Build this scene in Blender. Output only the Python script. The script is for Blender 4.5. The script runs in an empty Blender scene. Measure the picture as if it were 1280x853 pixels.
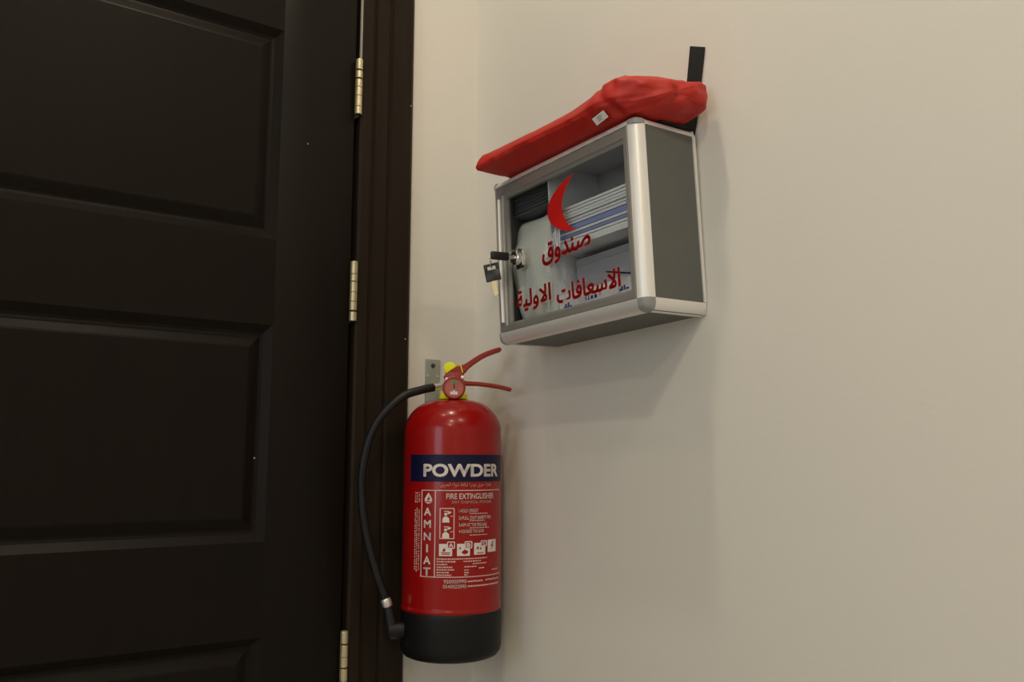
import bpy, bmesh, math, random
from mathutils import Vector, Matrix, noise

random.seed(7)
scene = bpy.context.scene
COL = scene.collection
ZC = 1.22            # height of the camera above the floor
CEIL = 2.80

# ------------------------------------------------------------------ camera
cam_d = bpy.data.cameras.new('camera')
cam_d.sensor_width = 36.0
cam_d.lens = 30.894
cam_d.clip_start = 0.02
cam = bpy.data.objects.new('camera', cam_d)
COL.objects.link(cam)
_r = Vector((0.810263, -0.586065, 0.001498))
_u = Vector((-0.081028, -0.109493, 0.990679))
_f = Vector((0.580438, 0.802832, 0.136206))
cm = Matrix((_r, _u, -_f)).transposed().to_4x4()
cm.translation = (-0.88173, -1.33512, ZC)
cam.matrix_world = cm
scene.camera = cam

# ------------------------------------------------------------------ world, lamps, exposure
world = bpy.data.worlds.new('world')
scene.world = world
world.use_nodes = True
world.node_tree.nodes['Background'].inputs['Color'].default_value = (0.78, 0.87, 1.0, 1)
world.node_tree.nodes['Background'].inputs['Strength'].default_value = 4.3

DOWNLIGHTS_AND_FILL = [(-0.49, -0.54, 4.8), (-1.26, -1.67, 8.5), (-0.42, -1.78, 5.0), (-0.95, -0.45, 1.4), (-2.15, -2.6, 15.0)]  # the last, far behind the camera, is added as ambient fill
for (lx, ly, power) in DOWNLIGHTS_AND_FILL:
    ld = bpy.data.lights.new('downlight_or_fill_lamp', 'AREA')
    ld.shape = 'DISK'
    ld.size = 0.085
    ld.energy = power
    ld.color = (1.0, 0.86, 0.645)
    lo = bpy.data.objects.new('downlight_or_fill_lamp', ld)
    lo.location = (lx, ly, CEIL - 0.012)
    COL.objects.link(lo)

# daylight enters through the window in the left wall (portal = opening of that window)
WY0, WY1, WZ0, WZ1 = -2.05, -0.95, 1.00, 2.25
pd = bpy.data.lights.new('window_portal', 'AREA')
pd.shape = 'RECTANGLE'
pd.size = WY1 - WY0
pd.size_y = WZ1 - WZ0
pd.cycles.is_portal = True
po = bpy.data.objects.new('window_portal', pd)
po.matrix_world = Matrix(((0, 0, -1, -3.12), (1, 0, 0, (WY0 + WY1) / 2), (0, 1, 0, (WZ0 + WZ1) / 2), (0, 0, 0, 1)))
COL.objects.link(po)

scene.view_settings.view_transform = 'Standard'
scene.view_settings.look = 'None'
scene.view_settings.gamma = 1.0
scene.view_settings.use_curve_mapping = False
scene.view_settings.exposure = 0.03

# ------------------------------------------------------------------ materials
def mat(name, col, rough=0.5, metal=0.0, bump=None, var=None, coat=0.0, spec=0.5):
    m = bpy.data.materials.new(name)
    m.use_nodes = True
    nt = m.node_tree
    b = nt.nodes['Principled BSDF']
    b.inputs['Base Color'].default_value = (*col, 1)
    b.inputs['Roughness'].default_value = rough
    b.inputs['Metallic'].default_value = metal
    b.inputs['Specular IOR Level'].default_value = spec
    if coat:
        b.inputs['Coat Weight'].default_value = coat
        b.inputs['Coat Roughness'].default_value = 0.08
    tc = nt.nodes.new('ShaderNodeTexCoord')
    if var:                                  # (scale, amount, stretch)
        mp = nt.nodes.new('ShaderNodeMapping')
        mp.inputs['Scale'].default_value = var[2]
        nt.links.new(tc.outputs['Object'], mp.inputs['Vector'])
        n = nt.nodes.new('ShaderNodeTexNoise')
        n.inputs['Scale'].default_value = var[0]
        n.inputs['Detail'].default_value = 4
        nt.links.new(mp.outputs['Vector'], n.inputs['Vector'])
        mx = nt.nodes.new('ShaderNodeMix')
        mx.data_type = 'RGBA'
        a = var[1]
        mx.inputs['A'].default_value = (*[c * (1 - a) for c in col], 1)
        mx.inputs['B'].default_value = (*[min(1, c * (1 + a)) for c in col], 1)
        nt.links.new(n.outputs['Fac'], mx.inputs['Factor'])
        nt.links.new(mx.outputs['Result'], b.inputs['Base Color'])
    if bump:                                 # (scale, strength, distance, stretch)
        mp = nt.nodes.new('ShaderNodeMapping')
        mp.inputs['Scale'].default_value = bump[3]
        nt.links.new(tc.outputs['Object'], mp.inputs['Vector'])
        n = nt.nodes.new('ShaderNodeTexNoise')
        n.inputs['Scale'].default_value = bump[0]
        n.inputs['Detail'].default_value = 5
        nt.links.new(mp.outputs['Vector'], n.inputs['Vector'])
        bp = nt.nodes.new('ShaderNodeBump')
        bp.inputs['Strength'].default_value = bump[1]
        bp.inputs['Distance'].default_value = bump[2]
        nt.links.new(n.outputs['Fac'], bp.inputs['Height'])
        nt.links.new(bp.outputs['Normal'], b.inputs['Normal'])
    return m

U1 = (1, 1, 1)
M = {}
M['wall'] = mat('painted_wall', (0.75, 0.73, 0.68), 0.6, bump=(90, 0.12, 0.002, U1), var=(3.0, 0.015, U1), spec=0.3)
M['ceiling'] = mat('ceiling_paint', (0.80, 0.79, 0.76), 0.8)
M['floor'] = mat('floor_tile', (0.50, 0.47, 0.43), 0.35, var=(6, 0.1, U1))
M['door'] = mat('dark_wood', (0.0085, 0.0062, 0.0044), 0.42, bump=(14, 0.10, 0.001, (9, 9, 0.5)), var=(10, 0.22, (9, 9, 0.5)), spec=0.11)
M['casing'] = mat('dark_wood_casing', (0.0200, 0.0138, 0.0090), 0.48, bump=(14, 0.10, 0.001, (9, 9, 0.5)), var=(10, 0.22, (9, 9, 0.5)), spec=0.10)
M['gap'] = mat('gap_black', (0.004, 0.004, 0.004), 0.9)  # black that darkens the narrow gaps of cabinet door and hinges
M['strip'] = mat('light_seal', (0.42, 0.39, 0.34), 0.6)
M['nickel'] = mat('satin_nickel_brass', (0.62, 0.55, 0.36), 0.35, 0.75, var=(60, 0.15, U1))
M['alu'] = mat('aluminium_profile', (0.86, 0.85, 0.83), 0.38, 0.35, bump=(40, 0.05, 0.001, (1, 1, 12)))
M['alu_dark'] = mat('aluminium_door_frame', (0.46, 0.45, 0.43), 0.36, 0.6)
M['cap'] = mat('grey_plastic_cap', (0.30, 0.31, 0.32), 0.5)
M['grey_panel'] = mat('grey_laminate', (0.110, 0.114, 0.105), 0.55, var=(40, 0.06, U1))
M['inner'] = mat('cabinet_interior', (0.58, 0.58, 0.61), 0.5)
M['white_pl'] = mat('white_plastic', (0.84, 0.84, 0.88), 0.45)
M['red_fabric'] = mat('red_nylon', (0.46, 0.014, 0.007), 0.55, bump=(420, 0.25, 0.001, U1), var=(12, 0.10, U1))
M['black_web'] = mat('black_webbing', (0.006, 0.006, 0.006), 0.8, bump=(500, 0.4, 0.001, U1))
M['tag'] = mat('white_tag', (0.80, 0.78, 0.74), 0.6)
M['tag_ink'] = mat('grey_ink', (0.18, 0.18, 0.18), 0.7)
M['red_vinyl'] = mat('red_vinyl', (0.60, 0.010, 0.008), 0.45)
M['chrome'] = mat('chrome', (0.80, 0.79, 0.77), 0.12, 1.0)
M['black_pl'] = mat('black_plastic', (0.010, 0.010, 0.011), 0.38)
M['white_ink'] = mat('white_print', (0.72, 0.66, 0.64), 0.5)
M['pink_ink'] = mat('pale_print', (0.70, 0.48, 0.45), 0.5)
M['brass'] = mat('brass_key', (0.62, 0.50, 0.27), 0.35, 0.8)
M['red_paint'] = mat('red_gloss_paint', (0.30, 0.0030, 0.0030), 0.24, coat=0.10, spec=0.35)
M['red_lever'] = mat('red_lever_paint', (0.30, 0.016, 0.008), 0.38)
M['navy'] = mat('navy_label', (0.005, 0.005, 0.036), 0.40, spec=0.25)
M['skirt'] = mat('black_skirt_plastic', (0.0045, 0.0045, 0.0050), 0.5, bump=(30, 0.06, 0.001, U1), spec=0.3)
M['rubber'] = mat('black_rubber', (0.0065, 0.0070, 0.0100), 0.45, spec=0.35)
M['silver'] = mat('crimped_ferrule', (0.75, 0.74, 0.70), 0.3, 0.7)
M['yellow'] = mat('yellow_plastic', (0.88, 0.92, 0.01), 0.4)
M['dial'] = mat('gauge_dial', (0.44, 0.11, 0.10), 0.4)
M['green'] = mat('gauge_green', (0.10, 0.30, 0.12), 0.4)
M['dialwhite'] = mat('gauge_white', (0.75, 0.68, 0.66), 0.4)
M['galv'] = mat('galvanised_steel', (0.40, 0.42, 0.37), 0.45, 0.5, var=(50, 0.15, U1))
M['steel'] = mat('screw_steel', (0.10, 0.11, 0.10), 0.4, 0.8)
M['mask_white'] = mat('mask_white', (0.88, 0.88, 0.93), 0.8)
M['mask_blue'] = mat('mask_blue', (0.30, 0.36, 0.68), 0.8)
M['cotton'] = mat('cotton_in_plastic', (0.94, 0.94, 0.89), 0.28, bump=(38, 0.5, 0.004, U1))
M['ribbed'] = mat('dark_grey_elastic', (0.10, 0.105, 0.115), 0.7)
M['carton'] = mat('white_carton', (0.90, 0.89, 0.94), 0.6)
M['carton_grey'] = mat('grey_carton', (0.46, 0.45, 0.50), 0.6)
M['blue_ink'] = mat('blue_ink', (0.035, 0.05, 0.32), 0.5)
M['lens'] = mat('lamp_trim', (0.75, 0.75, 0.73), 0.4)

def glass_mat():
    m = bpy.data.materials.new('cabinet_glass')
    m.use_nodes = True
    nt = m.node_tree
    nt.nodes.clear()
    out = nt.nodes.new('ShaderNodeOutputMaterial')
    mix = nt.nodes.new('ShaderNodeMixShader')
    tr = nt.nodes.new('ShaderNodeBsdfTransparent')
    tr.inputs['Color'].default_value = (0.93, 0.95, 0.95, 1)
    gl = nt.nodes.new('ShaderNodeBsdfGlossy')
    gl.inputs['Roughness'].default_value = 0.03
    lw = nt.nodes.new('ShaderNodeLayerWeight')      # Schlick reflectance, same from both sides of the pane
    pw = nt.nodes.new('ShaderNodeMath'); pw.operation = 'POWER'; pw.inputs[1].default_value = 5.0
    ma = nt.nodes.new('ShaderNodeMath'); ma.operation = 'MULTIPLY_ADD'; ma.inputs[1].default_value = 0.95; ma.inputs[2].default_value = 0.045
    lw.inputs['Blend'].default_value = 0.5
    nt.links.new(lw.outputs['Facing'], pw.inputs[0])
    nt.links.new(pw.outputs[0], ma.inputs[0])
    nt.links.new(ma.outputs[0], mix.inputs[0])
    nt.links.new(tr.outputs[0], mix.inputs[1])
    nt.links.new(gl.outputs[0], mix.inputs[2])
    nt.links.new(mix.outputs[0], out.inputs[0])
    return m
M['glass'] = glass_mat()

# ------------------------------------------------------------------ mesh helpers
def box(bm, x0, x1, y0, y1, z0, z1, bev=0.0, seg=2):
    r = bmesh.ops.create_cube(bm, size=1.0)
    vs = r['verts']
    for v in vs:
        v.co = Vector((x0 + (v.co.x + .5) * (x1 - x0), y0 + (v.co.y + .5) * (y1 - y0), z0 + (v.co.z + .5) * (z1 - z0)))
    if bev > 0:
        es = list({e for v in vs for e in v.link_edges})
        bmesh.ops.bevel(bm, geom=es, offset=bev, segments=seg, profile=0.5, affect='EDGES')

def ring_faces(bm, rings, closed=True, cap=True):
    n = len(rings[0])
    for a, b in zip(rings[:-1], rings[1:]):
        for i in range(n if closed else n - 1):
            j = (i + 1) % n
            bm.faces.new((a[i], a[j], b[j], b[i]))
    if cap:
        bm.faces.new(list(reversed(rings[0])))
        bm.faces.new(rings[-1])

def tube(bm, pts, rad, seg=14, flat=1.0):
    pts = [Vector(p) for p in pts]
    n = len(pts)
    if not hasattr(rad, '__len__'):
        rad = [rad] * n
    t0 = (pts[1] - pts[0]).normalized()
    up = Vector((0, 0, 1)) if abs(t0.z) < .9 else Vector((1, 0, 0))
    nrm = t0.cross(up).normalized()
    rings = []
    for i, p in enumerate(pts):
        t = (pts[min(i + 1, n - 1)] - pts[max(i - 1, 0)]).normalized()
        nrm = (nrm - t * nrm.dot(t)).normalized()
        bn = t.cross(nrm)
        rings.append([bm.verts.new(p + nrm * rad[i] * math.cos(2 * math.pi * k / seg) + bn * rad[i] * flat * math.sin(2 * math.pi * k / seg)) for k in range(seg)])
    ring_faces(bm, rings)

def lathe(bm, prof, seg=48, cx=0.0, cy=0.0, cap=True):
    rings = []
    for r, z in prof:
        rings.append([bm.verts.new((cx + r * math.cos(2 * math.pi * k / seg), cy + r * math.sin(2 * math.pi * k / seg), z)) for k in range(seg)])
    ring_faces(bm, rings, cap=cap)

def lathe_y(bm, prof, seg=32, cx=0.0, cz=0.0):
    """surface of revolution about the y axis, profile (radius, y)"""
    rings = []
    for r, y in prof:
        rings.append([bm.verts.new((cx + r * math.cos(2 * math.pi * k / seg), y, cz + r * math.sin(2 * math.pi * k / seg))) for k in range(seg)])
    ring_faces(bm, rings)

def prism(bm, poly, fn, a, b):
    """poly of (u, v); fn(u, v, t) -> point; swept from t=a to t=b"""
    r0 = [bm.verts.new(fn(u, v, a)) for u, v in poly]
    r1 = [bm.verts.new(fn(u, v, b)) for u, v in poly]
    ring_faces(bm, [r0, r1])

def spline(pts, n=8):
    pts = [Vector(p) for p in pts]
    P = [pts[0] * 2 - pts[1]] + pts + [pts[-1] * 2 - pts[-2]]
    out = []
    for i in range(1, len(P) - 2):
        for k in range(n):
            t = k / n
            a, b, c, d = P[i - 1], P[i], P[i + 1], P[i + 2]
            out.append(0.5 * ((2 * b) + (c - a) * t + (2 * a - 5 * b + 4 * c - d) * t * t + (3 * b - a - 3 * c + d) * t ** 3))
    out.append(pts[-1])
    return out

def finish(name, bm, m, parent=None, smooth=None, label=None):
    bmesh.ops.recalc_face_normals(bm, faces=bm.faces)
    me = bpy.data.meshes.new(name)
    bm.to_mesh(me)
    bm.free()
    if m is not None:
        me.materials.append(m)
    if smooth:
        for p in me.polygons:
            p.use_smooth = True
        try:
            me.set_sharp_from_angle(angle=math.radians(smooth))
        except Exception:
            pass
    o = bpy.data.objects.new(name, me)
    COL.objects.link(o)
    if parent is not None:
        o.parent = parent
    if label:
        o['label'] = label
    return o

def part(name, m, parent, fn, smooth=None, label=None):
    bm = bmesh.new()
    fn(bm)
    return finish(name, bm, m, parent, smooth, label)

def boxpart(name, m, parent, dims, bev=0.0, label=None):
    return part(name, m, parent, lambda bm: box(bm, *dims, bev=bev), 35 if bev else None, label)

def empty(name, mw=None):
    o = bpy.data.objects.new(name, None)
    o.empty_display_size = 0.05
    COL.objects.link(o)
    if mw is not None:
        o.matrix_world = mw
    return o

def tag(o, label, cat, group=None, kind=None):
    o['label'] = label
    o['category'] = cat
    if group:
        o['group'] = group
    if kind:
        o['kind'] = kind
    return o

# ------------------------------------------------------------------ lettering helpers
_gl = {}
def raw_text(s, bold=0.0):
    key = (s, bold)
    if key in _gl:
        return _gl[key]
    c = bpy.data.curves.new('lettering_source', 'FONT')
    c.body = s
    c.size = 40.0            # filled large, then scaled back, so thin strokes triangulate cleanly
    c.dimensions = '2D'
    c.fill_mode = 'FRONT'
    c.resolution_u = 4
    o = bpy.data.objects.new('lettering_source', c)
    COL.objects.link(o)
    dg = bpy.context.evaluated_depsgraph_get()
    dg.update()
    me = bpy.data.meshes.new_from_object(o.evaluated_get(dg))
    vs = [v.co / 40.0 for v in me.vertices]
    fs = [tuple(p.vertices) for p in me.polygons]
    bpy.data.objects.remove(o)
    bpy.data.curves.remove(c)
    bpy.data.meshes.remove(me)
    _gl[key] = (vs, fs)
    return _gl[key]

def advance(ch):
    a = max(v.x for v in raw_text(ch + '|')[0])
    b = max(v.x for v in raw_text('|')[0])
    return a - b

AR = {'ا': (0xFE8D, 0), 'ب': (0xFE8F, 1), 'ة': (0xFE93, 0), 'ت': (0xFE95, 1), 'ح': (0xFEA1, 1), 'د': (0xFEA9, 0), 'ر': (0xFEAD, 0),
      'س': (0xFEB1, 1), 'ص': (0xFEB9, 1), 'ط': (0xFEC1, 1), 'ع': (0xFEC9, 1), 'ف': (0xFED1, 1), 'ق': (0xFED5, 1), 'ك': (0xFED9, 1),
      'ل': (0xFEDD, 1), 'ن': (0xFEE5, 1), 'و': (0xFEED, 0), 'ي': (0xFEF1, 1), 'لا': (0xFEFB, 0)}
def shape_arabic(word):
    letters, i = [], 0
    while i < len(word):
        if word[i:i + 2] == 'لا':
            letters.append('لا'); i += 2
        else:
            letters.append(word[i]); i += 1
    out, prev = [], False
    for k, L in enumerate(letters):
        code, dual = AR[L]
        nxt = k + 1 < len(letters) and dual
        if dual:
            form = 3 if (prev and nxt) else 2 if nxt else 1 if prev else 0
        else:
            form = 1 if prev else 0
        out.append(chr(code + form))
        prev = bool(dual)
    return ''.join(reversed(out))

def text_geo(s, bold=0.0, arabic=False):
    """flat triangles of a string in its own bounding box (0..1); strokes are thickened by laying shifted copies over each other"""
    if bold:
        thick, bold = bold, 0.0
    else:
        thick = 0.0
    if arabic:
        vs, fs, x = [], [], 0.0
        for w, word in enumerate(reversed(s.split(' '))):
            for ch in shape_arabic(word):
                v0, f0 = raw_text(ch, bold)
                off = len(vs)
                vs += [v + Vector((x, 0, 0)) for v in v0]
                fs += [tuple(i + off for i in f) for f in f0]
                x += advance(ch)
            x += 0.28
    else:
        vs, fs = raw_text(s, bold)
        vs = list(vs)
    if thick:
        base_v, base_f, vs, fs = vs, fs, [], []
        for k in range(9):
            a = 2 * math.pi * k / 8
            d = Vector((math.cos(a), math.sin(a), 0)) * (thick if k < 8 else 0)
            off = len(vs)
            vs += [v + d for v in base_v]
            fs += [tuple(i + off for i in f) for f in base_f]
    x0 = min(v.x for v in vs); x1 = max(v.x for v in vs)
    y0 = min(v.y for v in vs); y1 = max(v.y for v in vs)
    return [((v.x - x0) / (x1 - x0), (v.y - y0) / (y1 - y0)) for v in vs], fs

def geo_to_mesh(bm, vs2, fs, fn):
    vv = [bm.verts.new(fn(u, v)) for u, v in vs2]
    for f in fs:
        try:
            bm.faces.new([vv[i] for i in f])
        except ValueError:
            pass

# ================================================================== THE SETTING
XL, YF = -3.1, -3.7          # far sides of the room
DX0, DX1 = -1.150, -0.2565   # door leaf
DZ1 = ZC + 0.845
CAS_IN, CAS_OUT = -0.2475, -0.1465
OPEN0, OPEN1, OPENZ = -1.175, -0.232, DZ1 + 0.024

def setting(o, label, cat):
    return tag(o, label, cat, kind='structure')

setting(boxpart('floor', M['floor'], None, (XL - .1, .1, YF - .1, .15, -0.1, 0.0)), 'grey tiled floor of the room', 'floor')
ceiling = setting(boxpart('ceiling', M['ceiling'], None, (XL - .1, .1, YF - .1, .15, CEIL, CEIL + .1)), 'plain white ceiling of the room', 'ceiling')
setting(boxpart('wall_right', M['wall'], None, (0, .1, YF - .1, 0.15, 0, CEIL)), 'cream painted wall carrying the first aid cabinet', 'wall')
def _wl(bm):
    box(bm, XL - .1, XL, YF - .1, WY0, 0, CEIL)
    box(bm, XL - .1, XL, WY1, .15, 0, CEIL)
    box(bm, XL - .1, XL, WY0, WY1, 0, WZ0)
    box(bm, XL - .1, XL, WY0, WY1, WZ1, CEIL)
setting(part('wall_left', M['wall'], None, _wl), 'cream painted wall with the window, opposite the cabinet', 'wall')
win = empty('window_1')
setting(win, 'white framed window in the wall opposite the cabinet', 'window')
for dims in ((WY0, WY1, WZ0, WZ0 + .05), (WY0, WY1, WZ1 - .05, WZ1), (WY0, WY0 + .05, WZ0 + .05, WZ1 - .05), (WY1 - .05, WY1, WZ0 + .05, WZ1 - .05), ((WY0 + WY1) / 2 - .025, (WY0 + WY1) / 2 + .025, WZ0 + .05, WZ1 - .05)):
    boxpart('window_frame', M['white_pl'], win, (XL - .08, XL - .03, *dims))
for y0, y1 in ((WY0 + .05, (WY0 + WY1) / 2 - .025), ((WY0 + WY1) / 2 + .025, WY1 - .05)):
    boxpart('pane', M['glass'], win, (XL - .058, XL - .054, y0, y1, WZ0 + .05, WZ1 - .05))
setting(boxpart('wall_front', M['wall'], None, (XL, 0, YF - .1, YF, 0, CEIL)), 'cream painted wall behind the camera', 'wall')
def _wb(bm):
    box(bm, OPEN1, 0, 0, .15, 0, CEIL)
    box(bm, XL, OPEN0, 0, .15, 0, CEIL)
    box(bm, OPEN0, OPEN1, 0, .15, OPENZ, CEIL)
setting(part('wall_back', M['wall'], None, _wb), 'cream painted wall around the dark door, behind the extinguisher', 'wall')

# recessed lamp rings belong to the ceiling; the added fill lamp gets one too
for (lx, ly, power) in DOWNLIGHTS_AND_FILL:
    def _ring(bm, lx=lx, ly=ly):
        lathe(bm, [(.046, CEIL), (.046, CEIL - .006), (.058, CEIL - .008), (.062, CEIL - .003), (.062, CEIL)], 32, lx, ly, cap=False)
    part('lamp_ring', M['lens'], ceiling, _ring, 40)

# ---- door frame, casing
trim = empty('trim_1')
setting(trim, 'dark brown grooved door casing between hinges and cream wall', 'door casing')
def casing_profile():
    # (x from the inner edge outwards, projection from the wall)
    w = CAS_OUT - CAS_IN
    return [(0, 0.0), (0, .011), (.004, .0145), (.020, .0155), (.0225, .0120), (.0255, .0120), (.0280, .0165), (.050, .0175),
            (.0530, .0140), (.056, .0140), (.059, .0185), (.084, .0195), (w - .006, .0190), (w, .0140), (w, 0)]
def _cas_r(bm):
    prism(bm, casing_profile(), lambda u, v, t: (CAS_IN + u, -v, t), 0.0, DZ1 + .115)
part('casing_board', M['casing'], trim, _cas_r)
def _cas_l(bm):
    prism(bm, casing_profile(), lambda u, v, t: (DX0 - .009 - u, -v, t), 0.0, DZ1 + .115)
part('casing_board', M['casing'], trim, _cas_l)
def _cas_t(bm):
    prism(bm, casing_profile(), lambda u, v, t: (t, -v - .0002, DZ1 + .012 + u), DX0 - .009, CAS_IN)
part('casing_board', M['casing'], trim, _cas_t)
def _jamb(bm):
    box(bm, CAS_IN + .0, OPEN1, 0.0, .15, 0, OPENZ)
    box(bm, OPEN0, DX0 - .006, 0.0, .15, 0, OPENZ)
    box(bm, DX0 - .006, CAS_IN, 0.0, .15, DZ1 + .006, OPENZ)
part('jamb', M['casing'], trim, _jamb)
def _stop(bm):
    box(bm, CAS_IN - .016, CAS_IN, .036, .060, 0, DZ1 + .006)
    box(bm, DX0 - .006, DX0 + .012, .036, .060, 0, DZ1 + .006)
part('door_stop', M['casing'], trim, _stop)
boxpart('seal_strip', M['strip'], trim, (CAS_IN - .0016, CAS_IN + .0002, -.0125, -.0065, ZC + .652, DZ1 + .004), label='thin pale seal strip above the top hinge')

# ---- door leaf: stiles, rails and raised panels
door = empty('door_1')
setting(door, 'dark brown panelled door with three visible hinges', 'door')
DY0, DY1 = -0.008, 0.034
PX0, PX1 = -1.020, -0.3860
PZ = [(ZC + 0.350, ZC + 0.704), (ZC - 0.121, ZC + 0.212), (ZC - 0.590, ZC - 0.262), (ZC - 1.060, ZC - 0.730)]
BOT = 0.008
boxpart('stile', M['door'], door, (PX1, DX1, DY0, DY1, BOT, DZ1), .0012)
boxpart('stile', M['door'], door, (DX0, PX0, DY0, DY1, BOT, DZ1), .0012)
zs = [DZ1] + [z for p in PZ for z in (p[1], p[0])] + [BOT]
for k in range(0, len(zs), 2):
    boxpart('rail', M['door'], door, (PX0, PX1, DY0, DY1, zs[k + 1], zs[k]))
for (z0, z1) in PZ:
    def _panel(bm, z0=z0, z1=z1):
        steps = [(0, 0), (.003, .0025), (.012, .0095), (.0165, .0108), (.020, .0100), (.034, .0030), (.037, .0022)]
        rings = []
        for ins, dep in steps:
            rings.append([bm.verts.new((x, DY0 + dep, z)) for x, z in ((PX0 + ins, z0 + ins), (PX1 - ins, z0 + ins), (PX1 - ins, z1 - ins), (PX0 + ins, z1 - ins))])
        back = [bm.verts.new((x, DY1, z)) for x, z in ((PX0, z0), (PX1, z0), (PX1, z1), (PX0, z1))]
        ring_faces(bm, [back] + rings)
    part('panel', M['door'], door, _panel)

# ---- hinges, each with knuckles
def hinge(ztop, segs, gaps):
    hx, hy, r = -0.2530, -0.0150, .0063
    def _leaf(bm):
        box(bm, hx - .0012, hx + .0012, hy, .012, ztop - .100, ztop - .003)
    h = part('hinge', M['nickel'], door, _leaf)
    z = ztop
    def _tip(bm):
        lathe(bm, [(.0035, ztop + .0035), (.0060, ztop + .002), (.0066, ztop), (.0060, ztop - .0015)], 16, hx, hy)
    part('pin_head', M['nickel'], h, _tip, 40)
    for L, g in zip(segs, gaps):
        def _k(bm, z=z, L=L):
            lathe(bm, [(r * .93, z), (r, z - .0005), (r, z - L + .0005), (r * .93, z - L)], 18, hx, hy)
        part('knuckle', M['nickel'], h, _k, 40)
        def _g(bm, z=z, L=L, g=g):
            lathe(bm, [(r * .72, z - L + .001), (r * .72, z - L - g - .002)], 14, hx, hy)
        part('gap_core', M['gap'], h, _g, 40)  # black core darkens the gap between two knuckles
        z -= L + g
hinge(ZC + .686, [.0165, .0130, .0140, .0150, .0185, .0130], [.0025, .0025, .0006, .0006, .0006, .0])
hinge(ZC + .329, [.0190, .0120, .0170, .0150, .0145, .0150], [.0006, .0012, .0006, .0006, .0028, .0])
hinge(ZC - .268, [.0165, .0180, .0150, .0180, .0160, .0120], [.0022, .0006, .0022, .0006, .0006, .0])

# ================================================================== FIRST AID CABINET
CABM = Matrix(((0.0, 0.99968, -0.02549), (-0.99949, 0.00082, 0.03205), (0.03206, 0.02548, 0.99916))).to_4x4()
CABM.translation = (-0.00429, -0.39246, ZC + 0.31497)
HW, HH, D = 0.1616, 0.1291, 0.1111
cab = empty('first_aid_cabinet', CABM)
tag(cab, 'grey aluminium first aid cabinet with glass door and red crescent', 'cabinet')

boxpart('back_panel', M['inner'], cab, (-HW + .002, HW - .002, -.0035, 0.0, -HH + .002, HH - .002))
boxpart('side_panel', M['grey_panel'], cab, (HW - .0050, HW - .0015, -D + .012, -.0035, -HH + .012, HH - .008))
boxpart('side_panel', M['grey_panel'], cab, (-HW + .0015, -HW + .0050, -D + .006, -.0035, -HH + .012, HH - .008))
boxpart('top_panel', M['grey_panel'], cab, (-HW + .006, HW - .006, -D + .008, -.0035, HH - .0050, HH - .0015))
boxpart('bottom_panel', M['grey_panel'], cab, (-HW + .006, HW - .006, -D + .010, -.0035, -HH + .0015, -HH + .0050))

RR, RL, RT, RB = .0165, .0060, .0105, .0175       # profile widths: right, left, top, bottom
def qprof(a, b, t=.0030, n=7):
    """quarter-round profile: a = leg along u, b = leg along v, outer corner at (0, 0)"""
    o = [(a * (1 - math.cos(i / n * math.pi / 2)), b * (1 - math.sin(i / n * math.pi / 2))) for i in range(n + 1)]
    i_ = [(max(t, a * (1 - .78 * math.cos(i / n * math.pi / 2))), max(t, b * (1 - .78 * math.sin(i / n * math.pi / 2)))) for i in range(n, -1, -1)]
    i_[0] = (a, t); i_[-1] = (t, b)
    return o + i_
al = M['alu']
part('edge_profile', al, cab, lambda bm: prism(bm, qprof(.0165, .0165), lambda u, v, t: (HW - u, -D + v, t), -HH + RB, HH - RT), 40)
part('edge_profile', al, cab, lambda bm: prism(bm, qprof(.0060, .0100), lambda u, v, t: (-HW + u, -D + v, t), -HH + RB, HH - RT), 40)
part('edge_profile', al, cab, lambda bm: prism(bm, qprof(.0105, .0105), lambda u, v, t: (t, -D + v, HH - u), -HW + RL, HW - RR), 40)
part('edge_profile', al, cab, lambda bm: prism(bm, qprof(.0175, .0165), lambda u, v, t: (t, -D + v, -HH + u), -HW + RL, HW - RR), 40)
for sx in (1, -1):
    part('edge_profile', al, cab, lambda bm: prism(bm, qprof(.0120, .0105), lambda u, v, t: (sx * (HW - u), t, HH - v), -D + .0165, -.0005), 40)
    part('edge_profile', al, cab, lambda bm: prism(bm, qprof(.0120, .0175), lambda u, v, t: (sx * (HW - u), t, -HH + v), -D + .0165, -.0005), 40)
    boxpart('back_strip', al, cab, ((HW - .003) if sx > 0 else -HW - .0005, (HW + .0005) if sx > 0 else -HW + .003, -.0045, -.0002, -HH + .018, HH - .010))
def corner(sx, sz, rx, rz, ry):
    x0, x1 = sorted((sx * HW, sx * (HW - rx)))
    z0, z1 = sorted((sz * HH, sz * (HH - rz)))
    def f(bm):
        n = 8
        # superellipsoid octant, swept by two angles
        rows = []
        for i in range(n + 1):
            a = i / n * math.pi / 2
            row = []
            for j in range(n + 1):
                b = j / n * math.pi / 2
                e = .62
                cx = math.cos(a) ** e * math.cos(b) ** e if a < 1.5707 and b < 1.5707 else 0.0
                cy = math.sin(a) ** e * math.cos(b) ** e if a > 0 and b < 1.5707 else 0.0
                cz = math.sin(b) ** e if b > 0 else 0.0
                row.append(bm.verts.new((sx * (HW - rx + rx * cx), -D + ry - ry * cy, sz * (HH - rz + rz * cz))))
            rows.append(row)
        for i in range(n):
            for j in range(n):
                bm.faces.new((rows[i][j], rows[i + 1][j], rows[i + 1][j + 1], rows[i][j + 1]))
        bmesh.ops.remove_doubles(bm, verts=bm.verts, dist=1e-6)
        bmesh.ops.holes_fill(bm, edges=[e for e in bm.edges if e.is_boundary])
    part('corner_cap', M['cap'], cab, f, 50)
corner(1, 1, .0165, .0105, .0165)
corner(1, -1, .0165, .0175, .0165)
corner(-1, 1, .0060, .0105, .0100)
corner(-1, -1, .0060, .0175, .0165)

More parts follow.
